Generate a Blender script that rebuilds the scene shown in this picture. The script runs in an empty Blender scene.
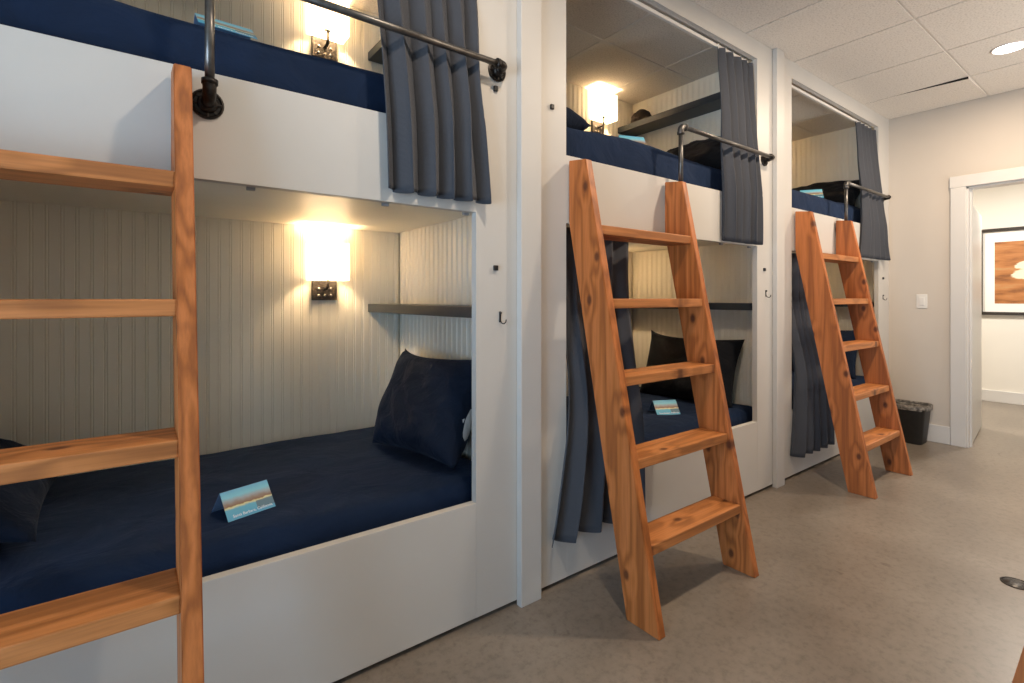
import bpy, bmesh, math, random
from mathutils import Vector, Matrix, noise

# ------------------------------------------------------------------ camera, world, exposure
scene = bpy.context.scene
COL = scene.collection
CAM_YAW, CAM_F, CAM_CY, CAM_H = 36.915, 504.5, 298.2, 1.18
cam_data = bpy.data.cameras.new('camera')
cam_data.sensor_width = 36.0
cam_data.lens = CAM_F / 1024 * 36.0
cam_data.shift_y = -(341.5 - CAM_CY) / 1024
cam_data.clip_start = 0.02
cam = bpy.data.objects.new('camera', cam_data)
cam.location = (0, 0, CAM_H)
cam.rotation_euler = (math.radians(90), 0, -math.radians(CAM_YAW))
COL.objects.link(cam)
scene.camera = cam

world = bpy.data.worlds.new('daylight')
scene.world = world
world.use_nodes = True
world.node_tree.nodes['Background'].inputs[0].default_value = (0.62, 0.78, 1.0, 1)
world.node_tree.nodes['Background'].inputs[1].default_value = 1.0

EXPOSURE = 0.60
DOWNLIGHT_W, DOWNLIGHT_COL = 17.0, (1.0, 0.80, 0.60)
SCONCE_W, SCONCE_COL = 7.0, (1.0, 0.72, 0.42)
HALL_W = 32.0
vs = scene.view_settings
vs.view_transform = 'Standard'
vs.look = 'None'
vs.gamma = 1.0
vs.use_curve_mapping = False
vs.exposure = EXPOSURE
try:
    scene.cycles.use_denoising = True
    scene.cycles.max_bounces = 10
    scene.cycles.diffuse_bounces = 6
    scene.cycles.sample_clamp_indirect = 6.0
except Exception:
    pass

# daylight coming in through the window of the left wall
day = bpy.data.lights.new('window_daylight', 'AREA')
day.shape = 'RECTANGLE'
day.size, day.size_y = 1.4, 1.5
day.energy = 54.0
day.color = (0.42, 0.70, 1.0)
day_o = bpy.data.objects.new('window_daylight', day)
day_o.location = (-2.22, 0.05, 0.95)
day_o.rotation_euler = (0, math.radians(-90), 0)
COL.objects.link(day_o)

# fill lights added outside the two window openings, aimed up to brighten the ceiling
def ceiling_fill(name, loc, rot, w, h, energy):
    ld = bpy.data.lights.new(name, 'AREA'); ld.shape = 'RECTANGLE'; ld.size, ld.size_y = w, h
    ld.energy = energy; ld.color = (1.0, 0.93, 0.84); ld.spread = math.radians(110)
    lo = bpy.data.objects.new(name, ld); lo.location = loc; lo.rotation_euler = rot
    COL.objects.link(lo)
ceiling_fill('ceiling_fill_side', (-2.75, 0.05, 0.75), (0, math.radians(-135), 0), 1.3, 1.6, 20.0)
ceiling_fill('ceiling_fill_rear', (4.25, -2.05, 0.75), (math.radians(135), 0, 0), 1.3, 1.1, 26.0)

# ------------------------------------------------------------------ measured layout (metres)
D = 1.544            # plane of the bunk fronts
YB = 2.658           # back walls inside the bunks
XF = 5.271           # far wall
ZC = 2.736           # ceiling
XL = -2.10           # left wall
YO = -1.42           # opposite wall
YOF = -0.15          # front of the opposite bunk
UNIT = 2.012
J = [-0.765, 1.247, 3.259]
Z_SILL, Z_FB, Z_FT, Z_DECK, Z_HEAD = 0.435, 1.492, 1.776, 1.547, 2.625

# ------------------------------------------------------------------ materials
MATS = {}
def new_mat(name):
    m = bpy.data.materials.new(name); m.use_nodes = True
    nt = m.node_tree
    b = nt.nodes['Principled BSDF']
    MATS[name] = m
    return m, nt, b
def nd(nt, t, **kw):
    n = nt.nodes.new(t)
    for k, v in kw.items(): setattr(n, k, v)
    return n
def ramp(nt, stops, interp='LINEAR'):
    r = nd(nt, 'ShaderNodeValToRGB')
    r.color_ramp.interpolation = interp
    el = r.color_ramp.elements
    while len(el) < len(stops): el.new(0.5)
    for e, (p, c) in zip(el, stops):
        e.position = p; e.color = (*c, 1)
    return r
def srgb(r, g, b):
    f = lambda c: (c/255/12.92) if c/255 <= 0.04045 else ((c/255+0.055)/1.055)**2.4
    return (f(r), f(g), f(b))
def simple(name, col, rough=0.5, metal=0.0, noise_scale=None, var=0.08, bump=0.0, spec=0.5):
    m, nt, b = new_mat(name)
    b.inputs['Roughness'].default_value = rough
    b.inputs['Metallic'].default_value = metal
    b.inputs['Specular IOR Level'].default_value = spec
    if noise_scale:
        tc = nd(nt, 'ShaderNodeTexCoord')
        n = nd(nt, 'ShaderNodeTexNoise'); n.inputs['Scale'].default_value = noise_scale
        n.inputs['Detail'].default_value = 5
        nt.links.new(tc.outputs['Object'], n.inputs['Vector'])
        r = ramp(nt, [(0.3, tuple(c*(1-var) for c in col)), (0.7, tuple(min(1, c*(1+var)) for c in col))])
        nt.links.new(n.outputs['Fac'], r.inputs['Fac'])
        nt.links.new(r.outputs['Color'], b.inputs['Base Color'])
        if bump:
            bp = nd(nt, 'ShaderNodeBump'); bp.inputs['Strength'].default_value = bump
            bp.inputs['Distance'].default_value = 0.004
            nt.links.new(n.outputs['Fac'], bp.inputs['Height'])
            nt.links.new(bp.outputs['Normal'], b.inputs['Normal'])
    else:
        b.inputs['Base Color'].default_value = (*col, 1)
    return m

simple('white_paint', (0.555, 0.538, 0.508), 0.42, noise_scale=3.0, var=0.02)
simple('bead_paint', (0.82, 0.77, 0.66), 0.34, noise_scale=4.0, var=0.03)
simple('trim_paint', (0.62, 0.605, 0.58), 0.38, noise_scale=3.0, var=0.015)
simple('wall_paint', (0.57, 0.515, 0.45), 0.75, noise_scale=2.0, var=0.025)
simple('hall_paint', (0.77, 0.735, 0.665), 0.7, noise_scale=2.0, var=0.02)
simple('shelf_paint', (0.026, 0.034, 0.043), 0.45, noise_scale=20, var=0.12)
simple('black_iron', (0.018, 0.014, 0.012), 0.42, 0.55, noise_scale=90, var=0.4, bump=0.4)
simple('pipe_steel', (0.13, 0.125, 0.12), 0.38, 0.85, noise_scale=40, var=0.25)
simple('black_plastic', (0.012, 0.012, 0.013), 0.4)
simple('bin_plastic', (0.016, 0.015, 0.014), 0.5, noise_scale=30, var=0.2)
simple('chrome', (0.5, 0.5, 0.5), 0.25, 1.0)
simple('gap_shade', (0.01, 0.009, 0.008), 0.95)  # near black standing in for the shade inside gaps
simple('track_white', (0.75, 0.73, 0.70), 0.35)
simple('bracket_grey', (0.30, 0.31, 0.33), 0.4, 0.3)
simple('brown_wool', (0.030, 0.018, 0.012), 0.95, noise_scale=60, var=0.5, bump=1.0)
simple('card_blue_back', srgb(130, 160, 200), 0.5)
simple('card_text', (0.85, 0.9, 0.92), 0.6)
simple('frame_black', (0.03, 0.022, 0.016), 0.4)
simple('mat_board', (0.85, 0.83, 0.78), 0.8)
simple('switch_white', (0.74, 0.72, 0.68), 0.35)
simple('pillow_ticking', (0.55, 0.58, 0.60), 0.9, noise_scale=60, var=0.08)

def make_concrete():
    m, nt, b = new_mat('concrete')
    tc = nd(nt, 'ShaderNodeTexCoord')
    n1 = nd(nt, 'ShaderNodeTexNoise'); n1.inputs['Scale'].default_value = 1.3; n1.inputs['Detail'].default_value = 8; n1.inputs['Roughness'].default_value = 0.62
    n2 = nd(nt, 'ShaderNodeTexNoise'); n2.inputs['Scale'].default_value = 34; n2.inputs['Detail'].default_value = 6; n2.inputs['Roughness'].default_value = 0.7
    n3 = nd(nt, 'ShaderNodeTexNoise'); n3.inputs['Scale'].default_value = 5.0; n3.inputs['Detail'].default_value = 3; n3.inputs['Distortion'].default_value = 2.0
    for n in (n1, n2, n3): nt.links.new(tc.outputs['Object'], n.inputs['Vector'])
    r1 = ramp(nt, [(0.3, (0.150, 0.124, 0.099)), (0.52, (0.200, 0.168, 0.136)), (0.75, (0.262, 0.224, 0.184))])
    nt.links.new(n1.outputs['Fac'], r1.inputs['Fac'])
    r2 = ramp(nt, [(0.30, (0.60, 0.59, 0.58)), (0.5, (1, 1, 1)), (0.72, (1.12, 1.12, 1.13))])
    nt.links.new(n2.outputs['Fac'], r2.inputs['Fac'])
    mx = nd(nt, 'ShaderNodeMix', data_type='RGBA', blend_type='MULTIPLY'); mx.inputs[0].default_value = 0.75
    nt.links.new(r1.outputs['Color'], mx.inputs[6]); nt.links.new(r2.outputs['Color'], mx.inputs[7])
    # a few dark scuffs and worn pale streaks
    r3 = ramp(nt, [(0.0, (0.45, 0.43, 0.42)), (0.24, (0.62, 0.60, 0.58)), (0.30, (1, 1, 1)), (0.72, (1, 1, 1)), (0.80, (1.14, 1.13, 1.11))])
    nt.links.new(n3.outputs['Fac'], r3.inputs['Fac'])
    mx2 = nd(nt, 'ShaderNodeMix', data_type='RGBA', blend_type='MULTIPLY'); mx2.inputs[0].default_value = 0.8
    nt.links.new(mx.outputs[2], mx2.inputs[6]); nt.links.new(r3.outputs['Color'], mx2.inputs[7])
    nt.links.new(mx2.outputs[2], b.inputs['Base Color'])
    rr = nd(nt, 'ShaderNodeMapRange'); rr.inputs['To Min'].default_value = 0.22; rr.inputs['To Max'].default_value = 0.46
    nt.links.new(n1.outputs['Fac'], rr.inputs['Value']); nt.links.new(rr.outputs[0], b.inputs['Roughness'])
    bp = nd(nt, 'ShaderNodeBump'); bp.inputs['Strength'].default_value = 0.12; bp.inputs['Distance'].default_value = 0.003
    nt.links.new(n2.outputs['Fac'], bp.inputs['Height']); nt.links.new(bp.outputs['Normal'], b.inputs['Normal'])
make_concrete()

def make_tile():
    m, nt, b = new_mat('ceiling_tile')
    tc = nd(nt, 'ShaderNodeTexCoord')
    n = nd(nt, 'ShaderNodeTexNoise'); n.inputs['Scale'].default_value = 110; n.inputs['Detail'].default_value = 4
    n2 = nd(nt, 'ShaderNodeTexNoise'); n2.inputs['Scale'].default_value = 2.0
    for q in (n, n2): nt.links.new(tc.outputs['Object'], q.inputs['Vector'])
    r = ramp(nt, [(0.30, (0.56, 0.51, 0.455)), (0.48, (0.70, 0.65, 0.585)), (0.7, (0.75, 0.70, 0.635))])
    nt.links.new(n.outputs['Fac'], r.inputs['Fac'])
    nt.links.new(r.outputs['Color'], b.inputs['Base Color'])
    b.inputs['Roughness'].default_value = 0.95
    b.inputs['Specular IOR Level'].default_value = 0.1
    bp = nd(nt, 'ShaderNodeBump'); bp.inputs['Strength'].default_value = 0.5; bp.inputs['Distance'].default_value = 0.003
    nt.links.new(n.outputs['Fac'], bp.inputs['Height']); nt.links.new(bp.outputs['Normal'], b.inputs['Normal'])
make_tile()
simple('grid_paint', (0.66, 0.62, 0.57), 0.6)

def make_wood(name, axis, base, dark, knots=True, pale=0.0):
    """fir with long grain on the given local axis, dark growth rings and knots"""
    m, nt, b = new_mat(name)
    tc = nd(nt, 'ShaderNodeTexCoord')
    oi = nd(nt, 'ShaderNodeObjectInfo')
    off = nd(nt, 'ShaderNodeVectorMath', operation='SCALE')
    cmb = nd(nt, 'ShaderNodeCombineXYZ')
    for i in range(3): nt.links.new(oi.outputs['Random'], cmb.inputs[i])
    off.inputs['Scale'].default_value = 7.0
    nt.links.new(cmb.outputs[0], off.inputs[0])
    add = nd(nt, 'ShaderNodeVectorMath', operation='ADD')
    nt.links.new(tc.outputs['Object'], add.inputs[0]); nt.links.new(off.outputs[0], add.inputs[1])
    mp = nd(nt, 'ShaderNodeMapping')
    sc = [1, 1, 1]; sc['xyz'.index(axis)] = 0.045
    mp.inputs['Scale'].default_value = sc
    nt.links.new(add.outputs[0], mp.inputs['Vector'])
    # knots: sparse voronoi cells that bend the rings
    sxyz = nd(nt, 'ShaderNodeSeparateXYZ'); nt.links.new(add.outputs[0], sxyz.inputs[0])
    gr = nd(nt, 'ShaderNodeMath', operation='MULTIPLY'); gr.inputs[1].default_value = 0.62
    nt.links.new(sxyz.outputs['XYZ'.index(axis.upper())], gr.inputs[0])
    mpk = nd(nt, 'ShaderNodeCombineXYZ')
    nt.links.new(gr.outputs[0], mpk.inputs[0]); nt.links.new(sxyz.outputs['Y'], mpk.inputs[1])
    vo = nd(nt, 'ShaderNodeTexVoronoi', voronoi_dimensions='2D'); vo.inputs['Scale'].default_value = 5.6
    nt.links.new(mpk.outputs[0], vo.inputs['Vector'])
    kn = nd(nt, 'ShaderNodeMapRange'); kn.inputs['From Min'].default_value = 0.0; kn.inputs['From Max'].default_value = 0.34
    kn.inputs['To Min'].default_value = 1.0; kn.inputs['To Max'].default_value = 0.0
    nt.links.new(vo.outputs['Distance'], kn.inputs['Value'])
    nz = nd(nt, 'ShaderNodeTexNoise'); nz.inputs['Scale'].default_value = 9; nz.inputs['Detail'].default_value = 3; nz.inputs['Roughness'].default_value = 0.45
    nt.links.new(mp.outputs[0], nz.inputs['Vector'])
    fine = nd(nt, 'ShaderNodeTexNoise'); fine.inputs['Scale'].default_value = 160; fine.inputs['Detail'].default_value = 3
    nt.links.new(mp.outputs[0], fine.inputs['Vector'])
    # rings = sin(noise*k + knot*k2)
    k1 = nd(nt, 'ShaderNodeMath', operation='MULTIPLY'); k1.inputs[1].default_value = 46
    nt.links.new(nz.outputs['Fac'], k1.inputs[0])
    k2 = nd(nt, 'ShaderNodeMath', operation='MULTIPLY_ADD'); k2.inputs[1].default_value = 6.0 if knots else 0.0
    nt.links.new(kn.outputs[0], k2.inputs[0]); nt.links.new(k1.outputs[0], k2.inputs[2])
    sn = nd(nt, 'ShaderNodeMath', operation='SINE'); nt.links.new(k2.outputs[0], sn.inputs[0])
    mr = nd(nt, 'ShaderNodeMapRange'); mr.inputs['From Min'].default_value = -1; mr.inputs['From Max'].default_value = 1
    nt.links.new(sn.outputs[0], mr.inputs['Value'])
    mid = tuple((2*a + c)/3 for a, c in zip(base, dark))
    lite = tuple(min(1, a*1.18 + 0.01) for a in base)
    r = ramp(nt, [(0.0, lite), (0.6, base), (1.0, tuple(0.62*a+0.38*c for a, c in zip(base, dark)))])
    nt.links.new(mr.outputs[0], r.inputs['Fac'])
    rf = ramp(nt, [(0.3, (0.80, 0.78, 0.75)), (0.6, (1.06, 1.06, 1.06))])
    nt.links.new(fine.outputs['Fac'], rf.inputs['Fac'])
    mx = nd(nt, 'ShaderNodeMix', data_type='RGBA', blend_type='MULTIPLY'); mx.inputs[0].default_value = 0.8
    nt.links.new(r.outputs['Color'], mx.inputs[6]); nt.links.new(rf.outputs['Color'], mx.inputs[7])
    rk = ramp(nt, [(0.72, (0, 0, 0)), (0.88, (1, 1, 1))])
    nt.links.new(kn.outputs[0], rk.inputs['Fac'])
    mk = nd(nt, 'ShaderNodeMix', data_type='RGBA', blend_type='MIX')
    if knots:
        kf = nd(nt, 'ShaderNodeMath', operation='MULTIPLY'); kf.inputs[1].default_value = 0.85
        nt.links.new(rk.outputs['Color'], kf.inputs[0]); nt.links.new(kf.outputs[0], mk.inputs[0])
    else:
        mk.inputs[0].default_value = 0.0
    mk.inputs[7].default_value = (dark[0]*0.55, dark[1]*0.5, dark[2]*0.5, 1)
    nt.links.new(mx.outputs[2], mk.inputs[6])
    nt.links.new(mk.outputs[2], b.inputs['Base Color'])
    b.inputs['Roughness'].default_value = 0.48
    bp = nd(nt, 'ShaderNodeBump'); bp.inputs['Strength'].default_value = 0.15; bp.inputs['Distance'].default_value = 0.002
    nt.links.new(fine.outputs['Fac'], bp.inputs['Height']); nt.links.new(bp.outputs['Normal'], b.inputs['Normal'])
    return m
make_wood('fir_upright', 'z', (0.40, 0.122, 0.025), (0.12, 0.026, 0.006))
make_wood('fir_tread', 'x', (0.43, 0.158, 0.042), (0.16, 0.048, 0.013))

def make_fabric(name, col, rough=0.9, weave=900, wr_scale=7.0, wr=0.25, sheen=0.2, herring=False):
    m, nt, b = new_mat(name)
    tc = nd(nt, 'ShaderNodeTexCoord')
    n = nd(nt, 'ShaderNodeTexNoise'); n.inputs['Scale'].default_value = wr_scale; n.inputs['Detail'].default_value = 5; n.inputs['Distortion'].default_value = 0.8
    nt.links.new(tc.outputs['Object'], n.inputs['Vector'])
    b.inputs['Roughness'].default_value = rough
    b.inputs['Specular IOR Level'].default_value = 0.15
    b.inputs['Sheen Weight'].default_value = sheen
    b.inputs['Sheen Roughness'].default_value = 0.5
    b.inputs['Sheen Tint'].default_value = (*[min(1, c*6+0.1) for c in col], 1)
    bp = nd(nt, 'ShaderNodeBump'); bp.inputs['Strength'].default_value = min(1, wr*1.5); bp.inputs['Distance'].default_value = 0.028 if not herring else 0.01
    nt.links.new(n.outputs['Fac'], bp.inputs['Height'])
    if herring:
        w = nd(nt, 'ShaderNodeTexWave', wave_type='BANDS', bands_direction='DIAGONAL'); w.inputs['Scale'].default_value = 170; w.inputs['Distortion'].default_value = 2.5; w.inputs['Detail'].default_value = 2
        w.inputs['Detail Scale'].default_value = 3.0
        nt.links.new(tc.outputs['Object'], w.inputs['Vector'])
        r = ramp(nt, [(0.2, tuple(c*0.86 for c in col)), (0.8, tuple(c*1.16 for c in col))])
        nt.links.new(w.outputs['Fac'], r.inputs['Fac'])
        nt.links.new(r.outputs['Color'], b.inputs['Base Color'])
        b2 = nd(nt, 'ShaderNodeBump'); b2.inputs['Strength'].default_value = 0.3; b2.inputs['Distance'].default_value = 0.002
        nt.links.new(w.outputs['Fac'], b2.inputs['Height']); nt.links.new(bp.outputs['Normal'], b2.inputs['Normal'])
        nt.links.new(b2.outputs['Normal'], b.inputs['Normal'])
    else:
        r = ramp(nt, [(0.3, tuple(c*0.88 for c in col)), (0.7, tuple(c*1.12 for c in col))])
        nt.links.new(n.outputs['Fac'], r.inputs['Fac'])
        nt.links.new(r.outputs['Color'], b.inputs['Base Color'])
        nt.links.new(bp.outputs['Normal'], b.inputs['Normal'])
    return m
make_fabric('navy_sheet', (0.0072, 0.0172, 0.045), wr_scale=5.0, wr=0.45)
make_fabric('navy_pillowcase', (0.0080, 0.0140, 0.030), wr_scale=8.0, wr=0.55)
make_fabric('black_pillowcase', (0.008, 0.009, 0.012), wr_scale=8.0, wr=0.5)
make_fabric('curtain_cloth', (0.058, 0.062, 0.073), wr_scale=4.0, wr=0.12, sheen=0.3, herring=True)

def make_shade():
    m, nt, b = new_mat('lamp_linen')
    out = nt.nodes['Material Output']
    tr = nd(nt, 'ShaderNodeBsdfTranslucent'); tr.inputs['Color'].default_value = (0.95, 0.88, 0.76, 1)
    df = nd(nt, 'ShaderNodeBsdfDiffuse'); df.inputs['Color'].default_value = (0.85, 0.80, 0.70, 1)
    mx = nd(nt, 'ShaderNodeMixShader'); mx.inputs[0].default_value = 0.15
    em = nd(nt, 'ShaderNodeEmission'); em.inputs['Color'].default_value = (1.0, 0.78, 0.52, 1); em.inputs['Strength'].default_value = 1.5
    ad = nd(nt, 'ShaderNodeAddShader')
    nt.links.new(df.outputs[0], mx.inputs[1]); nt.links.new(tr.outputs[0], mx.inputs[2])
    nt.links.new(mx.outputs[0], ad.inputs[0]); nt.links.new(em.outputs[0], ad.inputs[1])
    nt.links.new(ad.outputs[0], out.inputs['Surface'])
make_shade()
def make_emit(name, col, s):
    m, nt, b = new_mat(name)
    b.inputs['Base Color'].default_value = (*col, 1)
    b.inputs['Emission Color'].default_value = (*col, 1)
    b.inputs['Emission Strength'].default_value = s
make_emit('downlight_lens', (1.0, 0.94, 0.84), 9.0)
make_emit('bulb_glow', (1.0, 0.85, 0.62), 6.0)

def make_glass():
    m, nt, b = new_mat('window_glass')
    out = nt.nodes['Material Output']
    t = nd(nt, 'ShaderNodeBsdfTransparent'); g = nd(nt, 'ShaderNodeBsdfGlossy'); g.inputs['Roughness'].default_value = 0.05
    mx = nd(nt, 'ShaderNodeMixShader'); mx.inputs[0].default_value = 0.06
    nt.links.new(t.outputs[0], mx.inputs[1]); nt.links.new(g.outputs[0], mx.inputs[2]); nt.links.new(mx.outputs[0], out.inputs['Surface'])
make_glass()

def make_liner():
    m, nt, b = new_mat('bin_liner')
    b.inputs['Base Color'].default_value = (0.22, 0.19, 0.16, 1)
    b.inputs['Roughness'].default_value = 0.3
    tc = nd(nt, 'ShaderNodeTexCoord'); n = nd(nt, 'ShaderNodeTexNoise'); n.inputs['Scale'].default_value = 45; n.inputs['Detail'].default_value = 5
    nt.links.new(tc.outputs['Object'], n.inputs['Vector'])
    r = ramp(nt, [(0.38, (0.06, 0.054, 0.048)), (0.66, (0.26, 0.235, 0.205))]); nt.links.new(n.outputs['Fac'], r.inputs['Fac'])
    nt.links.new(r.outputs['Color'], b.inputs['Base Color'])
    bp = nd(nt, 'ShaderNodeBump'); bp.inputs['Strength'].default_value = 0.9; bp.inputs['Distance'].default_value = 0.01
    nt.links.new(n.outputs['Fac'], bp.inputs['Height']); nt.links.new(bp.outputs['Normal'], b.inputs['Normal'])
make_liner()

def make_card():
    """printed lakeside view: sky, haze, brown hills, pale shore, blue water, grey reflection on the right"""
    m, nt, b = new_mat('card_print')
    b.inputs['Roughness'].default_value = 0.45
    tc = nd(nt, 'ShaderNodeTexCoord'); sp = nd(nt, 'ShaderNodeSeparateXYZ')
    nt.links.new(tc.outputs['Object'], sp.inputs[0])
    nz = nd(nt, 'ShaderNodeTexNoise'); nz.inputs['Scale'].default_value = 60; nz.inputs['Detail'].default_value = 4
    nt.links.new(tc.outputs['Object'], nz.inputs['Vector'])
    v = nd(nt, 'ShaderNodeMath', operation='DIVIDE'); v.inputs[1].default_value = 0.095   # card height
    nt.links.new(sp.outputs['Y'], v.inputs[0])
    ns = nd(nt, 'ShaderNodeMath', operation='MULTIPLY_ADD'); ns.inputs[1].default_value = 0.12
    nt.links.new(nz.outputs['Fac'], ns.inputs[0]); nt.links.new(v.outputs[0], ns.inputs[2])
    sb = nd(nt, 'ShaderNodeMath', operation='SUBTRACT'); sb.inputs[1].default_value = 0.06
    nt.links.new(ns.outputs[0], sb.inputs[0])
    r = ramp(nt, [(0.0, srgb(70, 160, 200)), (0.36, srgb(80, 170, 200)), (0.43, srgb(225, 215, 160)), (0.47, srgb(130, 95, 70)), (0.56, srgb(140, 125, 115)), (0.66, srgb(150, 165, 175)), (0.78, srgb(120, 195, 215)), (1.0, srgb(95, 175, 210))])
    nt.links.new(sb.outputs[0], r.inputs['Fac'])
    # reflection bottom right
    gx = nd(nt, 'ShaderNodeMath', operation='GREATER_THAN'); gx.inputs[1].default_value = 0.095
    nt.links.new(sp.outputs['X'], gx.inputs[0])
    ly = nd(nt, 'ShaderNodeMath', operation='LESS_THAN'); ly.inputs[1].default_value = 0.40; nt.links.new(v.outputs[0], ly.inputs[0])
    gy = nd(nt, 'ShaderNodeMath', operation='GREATER_THAN'); gy.inputs[1].default_value = 0.13; nt.links.new(v.outputs[0], gy.inputs[0])
    a1 = nd(nt, 'ShaderNodeMath', operation='MULTIPLY'); nt.links.new(gx.outputs[0], a1.inputs[0]); nt.links.new(ly.outputs[0], a1.inputs[1])
    a2 = nd(nt, 'ShaderNodeMath', operation='MULTIPLY'); nt.links.new(a1.outputs[0], a2.inputs[0]); nt.links.new(gy.outputs[0], a2.inputs[1])
    a3 = nd(nt, 'ShaderNodeMath', operation='MULTIPLY'); a3.inputs[1].default_value = 0.7; nt.links.new(a2.outputs[0], a3.inputs[0])
    mx = nd(nt, 'ShaderNodeMix', data_type='RGBA'); mx.inputs[7].default_value = (*srgb(75, 85, 95), 1)
    nt.links.new(a3.outputs[0], mx.inputs[0]); nt.links.new(r.outputs['Color'], mx.inputs[6])
    nt.links.new(mx.outputs[2], b.inputs['Base Color'])
make_card()

def make_art():
    """orange-brown banded picture with a pale jagged cloud-like patch"""
    m, nt, b = new_mat('art_print')
    b.inputs['Roughness'].default_value = 0.5
    tc = nd(nt, 'ShaderNodeTexCoord'); mp = nd(nt, 'ShaderNodeMapping'); mp.inputs['Scale'].default_value = (1, 0.9, 5.0)
    nt.links.new(tc.outputs['Object'], mp.inputs['Vector'])
    n = nd(nt, 'ShaderNodeTexNoise'); n.inputs['Scale'].default_value = 3.5; n.inputs['Detail'].default_value = 6
    nt.links.new(mp.outputs[0], n.inputs['Vector'])
    r = ramp(nt, [(0.3, srgb(105, 62, 30)), (0.48, srgb(168, 108, 58)), (0.6, srgb(182, 122, 70)), (0.75, srgb(175, 145, 100))])
    nt.links.new(n.outputs['Fac'], r.inputs['Fac'])
    sp = nd(nt, 'ShaderNodeSeparateXYZ'); nt.links.new(tc.outputs['Object'], sp.inputs[0])
    dx = nd(nt, 'ShaderNodeMath', operation='MULTIPLY_ADD'); dx.inputs[1].default_value = 2.7; dx.inputs[2].default_value = -0.17; nt.links.new(sp.outputs['Y'], dx.inputs[0])
    dz = nd(nt, 'ShaderNodeMath', operation='MULTIPLY_ADD'); dz.inputs[1].default_value = 6.6; dz.inputs[2].default_value = -0.15; nt.links.new(sp.outputs['Z'], dz.inputs[0])
    x2 = nd(nt, 'ShaderNodeMath', operation='MULTIPLY'); nt.links.new(dx.outputs[0], x2.inputs[0]); nt.links.new(dx.outputs[0], x2.inputs[1])
    z2 = nd(nt, 'ShaderNodeMath', operation='MULTIPLY'); nt.links.new(dz.outputs[0], z2.inputs[0]); nt.links.new(dz.outputs[0], z2.inputs[1])
    s = nd(nt, 'ShaderNodeMath', operation='ADD'); nt.links.new(x2.outputs[0], s.inputs[0]); nt.links.new(z2.outputs[0], s.inputs[1])
    n2 = nd(nt, 'ShaderNodeTexNoise'); n2.inputs['Scale'].default_value = 4.5; n2.inputs['Detail'].default_value = 4
    nt.links.new(mp.outputs[0], n2.inputs['Vector'])
    s2 = nd(nt, 'ShaderNodeMath', operation='MULTIPLY_ADD'); s2.inputs[1].default_value = 1.7; nt.links.new(n2.outputs['Fac'], s2.inputs[0]); nt.links.new(s.outputs[0], s2.inputs[2])
    rm = ramp(nt, [(0.80, (1, 1, 1)), (0.86, (0, 0, 0))])
    hf = nd(nt, 'ShaderNodeMath', operation='MULTIPLY'); hf.inputs[1].default_value = 0.55
    nt.links.new(s2.outputs[0], hf.inputs[0]); nt.links.new(hf.outputs[0], rm.inputs['Fac'])
    mx = nd(nt, 'ShaderNodeMix', data_type='RGBA'); mx.inputs[7].default_value = (*srgb(235, 225, 195), 1)
    nt.links.new(rm.outputs['Color'], mx.inputs[0]); nt.links.new(r.outputs['Color'], mx.inputs[6])
    nt.links.new(mx.outputs[2], b.inputs['Base Color'])
make_art()

# ------------------------------------------------------------------ mesh helpers
def link(o, parent=None):
    COL.objects.link(o)
    if parent is not None: o.parent = parent
    return o
def mesh_obj(name, me, mat, parent=None, loc=(0, 0, 0), rot=None, matrix=None):
    if not me.materials:
        me.materials.append(MATS[mat])
    o = bpy.data.objects.new(name, me)
    o.location = loc
    if rot is not None: o.rotation_euler = rot
    if matrix is not None: o.matrix_local = matrix
    return link(o, parent)
def bm_mesh(name, bm, smooth=False):
    me = bpy.data.meshes.new(name)
    bmesh.ops.recalc_face_normals(bm, faces=bm.faces)
    bm.to_mesh(me); bm.free()
    if smooth:
        for p in me.polygons: p.use_smooth = True
    return me
def empty(name, loc=(0, 0, 0), rz=0.0):
    o = bpy.data.objects.new(name, None)
    o.location = loc; o.rotation_euler = (0, 0, rz); o.empty_display_size = 0.1
    return link(o)
def tag(o, label=None, cat=None, group=None, kind=None):
    if label: o['label'] = label
    if cat: o['category'] = cat
    if group: o['group'] = group
    if kind: o['kind'] = kind
    return o
BOXES = {}
def box_me(dx, dy, dz, mat, bevel=0.0):
    key = (round(dx, 4), round(dy, 4), round(dz, 4), mat, bevel)
    if key in BOXES: return BOXES[key]
    bm = bmesh.new()
    bmesh.ops.create_cube(bm, size=1)
    for v in bm.verts: v.co = Vector((v.co.x*dx, v.co.y*dy, v.co.z*dz))
    if bevel:
        bmesh.ops.bevel(bm, geom=list(bm.edges), offset=min(bevel, 0.45*min(dx, dy, dz)), segments=2, profile=0.6, affect='EDGES')
    me = bm_mesh('box', bm)
    me.materials.append(MATS[mat])
    BOXES[key] = me
    return me
def box(name, parent, x0, x1, y0, y1, z0, z1, mat, bevel=0.0):
    me = box_me(abs(x1-x0), abs(y1-y0), abs(z1-z0), mat, bevel)
    o = bpy.data.objects.new(name, me)
    o.location = ((x0+x1)/2, (y0+y1)/2, (z0+z1)/2)
    return link(o, parent)
def add_box(bm, x0, x1, y0, y1, z0, z1):
    vs_ = [bm.verts.new((x, y, z)) for x in (x0, x1) for y in (y0, y1) for z in (z0, z1)]
    for f in ((0, 1, 3, 2), (4, 6, 7, 5), (0, 4, 5, 1), (2, 3, 7, 6), (0, 2, 6, 4), (1, 5, 7, 3)):
        bm.faces.new([vs_[i] for i in f])
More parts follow.
